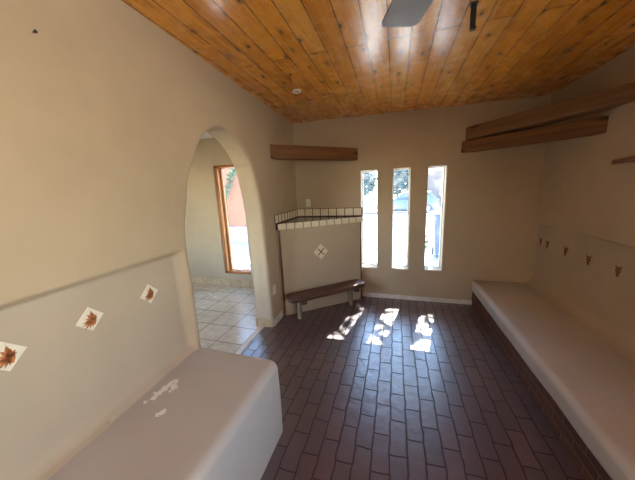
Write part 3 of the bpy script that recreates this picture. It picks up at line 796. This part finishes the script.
def car(loc, flip, paint, label):
    r = empty('parked_car', loc, PI if flip else 0); tag(r, label, 'car', 'cars parked on the street')
    def loft(st, name, mat, parent=r, sm=True):
        bm = bmesh.new(); rings = []
        for x, zb, ztp, hw, tw in st:     # tw: half width at the top
            zm = zb + (ztp - zb) * .55
            rings.append([bm.verts.new(p) for p in ((x, -hw * .92, zb), (x, -hw, zb + .1 * (ztp - zb)), (x, -hw, zm), (x, -tw, ztp - .03), (x, -tw * .8, ztp), (x, tw * .8, ztp), (x, tw, ztp - .03), (x, hw, zm), (x, hw, zb + .1 * (ztp - zb)), (x, hw * .92, zb))])
        for A, B in zip(rings, rings[1:]):
            for i in range(10): bm.faces.new((A[i], A[(i + 1) % 10], B[(i + 1) % 10], B[i]))
        bm.faces.new(rings[0]); bm.faces.new(list(reversed(rings[-1])))
        return link(name, bm, mat, parent, smooth=False)
    loft([(-2.15, .38, .62, .62, .58), (-2.08, .25, .74, .78, .70), (-1.8, .2, .82, .86, .76), (-1.2, .2, .92, .88, .78), (-.9, .2, .97, .88, .80), (0, .2, .96, .89, .82), (1.2, .2, .98, .89, .82), (1.8, .22, 1.0, .87, .80), (2.05, .28, .96, .82, .74), (2.12, .40, .85, .74, .66)], 'car_body', paint)
    loft([(-.98, .93, .97, .80, .76), (-.25, .93, 1.38, .80, .62), (.2, .93, 1.44, .80, .62), (1.2, .93, 1.42, .80, .62), (1.65, .93, 1.33, .79, .62), (1.98, .93, .99, .76, .70)], 'car_windows', M['carglass'])
    bm = bmesh.new(); box(bm, (-.28, -.60, 1.40), (1.58, .60, 1.475), .03); link('car_roof', bm, paint, r)
    for x in (-.22, .58, 1.42):
        for s in (1, -1):
            bm = bmesh.new(); tube(bm, [(x, s * .80, .94), (x - (.02 if x > 1 else -.03), s * .63, 1.41)], [.035, .03], 6); link('roof_pillar', bm, paint, r)
    for x in (-1.35, 1.35):
        for s in (1, -1):
            bm = bmesh.new(); tube(bm, [(x, s * .70, .31), (x, s * .74, .31), (x, s * .88, .31), (x, s * .91, .31)], [.27, .31, .31, .27], 20); w = link('wheel', bm, M['tyre'], r)
            bm = bmesh.new(); tube(bm, [(x, s * .90, .31), (x, s * .92, .31)], [.19, .16], 14); link('hubcap', bm, M['hub'], w)
    for s in (1, -1):
        bm = bmesh.new(); box(bm, (2.05, s * .62 - .1, .72), (2.13, s * .62 + .1, .90), .01); link('tail_light', bm, M['red'], r)
        bm = bmesh.new(); box(bm, (-2.14, s * .60 - .12, .60), (-2.05, s * .60 + .12, .72), .01); link('headlight', bm, M['white_plastic'], r)
car((.80, 20.3, -.22), False, M['carpaint'], 'silver blue car seen through the middle and right windows')
car((-4.2, 19.6, -.12), True, M['carpaint2'], 'pale grey car seen through the left window')

# wheeled bin by the right window
r = empty('wheeled_bin', (1.13, 6.35, -.03), -.1); tag(r, 'blue wheeled rubbish bin standing outside the right window', 'bin')
bm = bmesh.new(); rr = []
for z, hx, hy in ((.05, .23, .25), (.5, .26, .30), (.95, .285, .34), (.97, .30, .355), (1.0, .30, .355)):
    rr.append([bm.verts.new((x * hx, y * hy, z)) for x, y in ((-1, -.9), (-.9, -1), (.9, -1), (1, -.9), (1, .9), (.9, 1), (-.9, 1), (-1, .9))])
for A, B in zip(rr, rr[1:]):
    for k in range(8): bm.faces.new((A[k], A[(k + 1) % 8], B[(k + 1) % 8], B[k]))
bm.faces.new(list(reversed(rr[0]))); bm.faces.new(rr[-1])
link('bin_body', bm, M['bin'], r)
bm = bmesh.new(); box(bm, (-.31, -.38, 1.0), (.31, .36, 1.05), .02); link('lid', bm, M['bin'], r)
for s in (1, -1):
    bm = bmesh.new(); tube(bm, [(s * .24, .26, .10), (s * .29, .26, .10)], [.10, .10], 16); link('wheel', bm, M['tyre'], r)
bm = bmesh.new(); tube(bm, [(-.2, .42, .98), (.2, .42, .98)], [.014, .014], 8); link('handle', bm, M['bin'], r)

def leaves(bm, c, rad, n, size, rnd, squash=(1, 1, 1), shell=.3, clump=0.0, seed=0):
    made = 0; tries = 0
    while made < n and tries < n * 30:
        tries += 1
        d = Vector((rnd.gauss(0, 1), rnd.gauss(0, 1), rnd.gauss(0, 1))).normalized() * (shell + (1 - shell) * rnd.random() ** .5)
        p = Vector((c[0] + d.x * rad * squash[0], c[1] + d.y * rad * squash[1], c[2] + d.z * rad * squash[2]))
        if clump and noise.noise(p * clump + Vector((seed, 0, 0))) < -.02: continue
        made += 1
        q = Matrix.Rotation(rnd.random() * 6.28, 3, 'Z') @ Matrix.Rotation(rnd.random() * 3.1, 3, 'X')
        s = size * (.6 + .8 * rnd.random())
        vs = [bm.verts.new(p + q @ Vector((x * s, y * s, z * s))) for x, y, z in ((-.5, 0, 0), (-.15, .26, .05), (.3, .2, .02), (.6, 0, -.05), (.3, -.2, .02), (-.15, -.26, .05))]
        bm.faces.new(vs)

def tree(loc, h, rad, n, size, mat, label, seed, crown=(0, 0), squash=(1, 1, .8), clump=0.0, group=None, cz=None):
    rnd = random.Random(seed); r = empty('tree', loc); tag(r, label, 'tree', group)
    bm = bmesh.new(); cz = h - rad * squash[2] if cz is None else cz
    c = Vector((crown[0], crown[1], cz))
    tube(bm, [(0, 0, 0), (crown[0] * .15, crown[1] * .15, cz * .4), (crown[0] * .5, crown[1] * .5, cz * .75), (crown[0], crown[1], cz + rad * .2)], [.14, .11, .08, .03], 10)
    for k in range(6):
        a = k * 1.05 + rnd.random(); b = Vector((crown[0] * .6, crown[1] * .6, cz * .8))
        e = c + Vector((math.cos(a) * rad * .7, math.sin(a) * rad * .7, rad * .3 * rnd.random()))
        tube(bm, [tuple(b), tuple((b + e) / 2 + Vector((0, 0, .1))), tuple(e)], [.045, .03, .01], 6)
    link('trunk', bm, M['bark'], r)
    bm = bmesh.new(); leaves(bm, c, rad, n, size, rnd, squash, .15, clump, seed); link('foliage', bm, mat, r)
    return r
# the tree whose branches break up the sun on the floor (stands in the yard, right of the windows)
tree((3.4, 7.4, -.03), 6.6, 1.9, 2100, .115, M['leafA'], 'tree in the yard whose branches dapple the sunlight', 11, crown=(-2.55, -.1), squash=(.85, .9, .75), clump=2.2, cz=5.35)
tree((-3.0, 8.3, -.03), 6.4, 1.5, 3200, .20, M['leafA'], 'dense unseen tree added to keep the sun off the wood framed window', 31, crown=(.75, -1.2), squash=(.75, .9, .8), cz=5.2)  # canopy out of view, added to block the sun patch in the hall
# trees across the street
for i, (x, y, h, rad, mt_, lab) in enumerate(((-3.2, 25, 4.3, 1.6, 'leafA', 'blue-green tree across the street, seen in the left window'),
                                              (.15, 25.5, 4.2, 1.5, 'leafA', 'blue-green tree across the street, seen in the middle window'), (5.0, 36, 7.0, 2.2, 'leafB', 'green tree top rising behind the pink house'))):
    tree((x, y, -.12), h, rad, 2600, .30, M[mt_], lab, 20 + i, squash=(1, .8, 1.05), group='trees across the street')
# house across the street
hs_ = empty('house', (5.2, 25.5, -.12)); tag(hs_, 'pale pink house across the street behind the silver blue car', 'house')
bm = bmesh.new(); box(bm, (-2.9, -1.5, 0), (6, 4, 3.0)); link('house_walls', bm, M['houseWall'], hs_)
bm = bmesh.new(); box(bm, (-3.1, -1.8, 3.0), (6.2, 4.2, 3.22)); link('house_roof', bm, M['roof'], hs_)
for x in (-1.0, 1.6, 4.2):
    bm = bmesh.new(); box(bm, (x - .62, -1.56, .95), (x + .62, -1.46, 2.25)); w = link('house_window', bm, M['alu'], hs_)
    bm = bmesh.new(); box(bm, (x - .55, -1.60, 1.02), (x + .55, -1.50, 2.18)); link('house_pane', bm, M['carglass'], w)
# shrub beside the bin
rnd = random.Random(77); sh = empty('shrub', (.50, 5.9, -.03)); tag(sh, 'small green shrub beside the blue bin outside', 'shrub')
bm = bmesh.new(); leaves(bm, (0, 0, .42), .34, 700, .07, rnd, (.55, .55, 1.1), .1); link('foliage', bm, M['leafB'], sh)
bm = bmesh.new(); tube(bm, [(0, 0, 0), (.01, 0, .5)], [.015, .008], 8); link('stem', bm, M['bark'], sh)
# terracotta wall and climber outside the hall window
bm = bmesh.new(); box(bm, (-11, 8.2, -.03), (-3.2, 8.5, 3.6)); bw = struct(link('wall_garden', bm, M['terracotta']))
bm = bmesh.new(); box(bm, (-9, 7.6, -.03), (-3.6, 8.2, .42), .02); struct(link('garden_ledge', bm, simple('pale_stone', (.55, .52, .48), .9)))
rnd = random.Random(9); cl = empty('climbing_plant', (-5.3, 8.05, .42)); tag(cl, 'green climbing plant arching over the terracotta wall outside', 'plant')
bm = bmesh.new(); bm2 = bmesh.new(); path = []
for k in range(22):
    t = k / 21; x = -.62 + 1.1 * t; z = 1.05 + 1.35 * math.sin(t * PI * .55) ** .8
    path.append((x, 0, z)); leaves(bm, (x, -.05, z), .17, 26, .09, rnd, (1, .5, 1), .1)
tube(bm2, [(-.66, .05, 0), (-.68, .05, .6)] + path, [.02] * 24, 6)
link('stem', bm2, M['bark'], cl); link('foliage', bm, M['leafB'], cl)

# ------------------------------------------------------------------ camera
fw = Vector((-.29106867, .93795499, -.18846608)); rt = Vector((.95657788, .28850312, -.04152958)); up = Vector((-.01542017, .19237044, .98120122))
cam = bpy.data.cameras.new('camera'); co = bpy.data.objects.new('camera', cam); COL.objects.link(co)
cam.sensor_width = 36; cam.lens = 254.43 * 36 / 635; cam.clip_start = .02; cam.clip_end = 200
co.matrix_world = Matrix(((rt.x, up.x, -fw.x, 0), (rt.y, up.y, -fw.y, 0), (rt.z, up.z, -fw.z, 1.6), (0, 0, 0, 1)))
scene.camera = co
# place the nail where the left wall surface is
o = NAIL; o.location = (xl(.734) + .003, .734, 2.227)

# ------------------------------------------------------------------ light
sd = Vector((-.19, -1.0, -1.31)).normalized()
sun = bpy.data.lights.new('sun', 'SUN'); sun.energy = 58; sun.angle = math.radians(.53); sun.color = (1, .95, .88)
so = bpy.data.objects.new('sun', sun); COL.objects.link(so); so.rotation_euler = sd.to_track_quat('-Z', 'Y').to_euler(); so.location = (2, 10, 12)
w = bpy.data.worlds.new('sky'); scene.world = w; w.use_nodes = True; nt = w.node_tree
bg = nt.nodes['Background']; sk = nt.nodes.new('ShaderNodeTexSky'); sk.sky_type = 'NISHITA'; sk.sun_disc = False
sk.sun_elevation = math.radians(52); sk.sun_rotation = math.radians(10); sk.air_density = 1.3; sk.dust_density = .3; sk.ozone_density = 4
nt.links.new(sk.outputs[0], bg.inputs[0]); bg.inputs[1].default_value = 1.8

def area(name, loc, tgt, sx, sy, e, col):
    l = bpy.data.lights.new(name, 'AREA'); l.shape = 'RECTANGLE'; l.size = sx; l.size_y = sy; l.energy = e; l.color = col
    o = bpy.data.objects.new(name, l); COL.objects.link(o); o.location = loc
    o.rotation_euler = (Vector(tgt) - Vector(loc)).to_track_quat('-Z', 'Y').to_euler(); return o
area('added_side_fill', (XR + 1.2, -1.15, 1.15), (-2, -.4, 1.5), 2.6, 1.9, 305, (1, .90, .77))  # fill lamp added out of view to brighten the left wall
area('added_hall_fill', (-3.2, .06, 1.45), (-3.0, 3, 1.1), 1.7, 1.4, 14, (1, .88, .70))  # added lamp, unseen, brightens the tiled room

scene.view_settings.view_transform = 'Standard'; scene.view_settings.look = 'None'
scene.view_settings.gamma = 1; scene.view_settings.use_curve_mapping = False; scene.view_settings.exposure = .14
scene.cycles.use_denoising = True
scene.cycles.max_bounces = 8; scene.cycles.diffuse_bounces = 5; scene.cycles.transparent_max_bounces = 16
scene.cycles.sample_clamp_indirect = 6
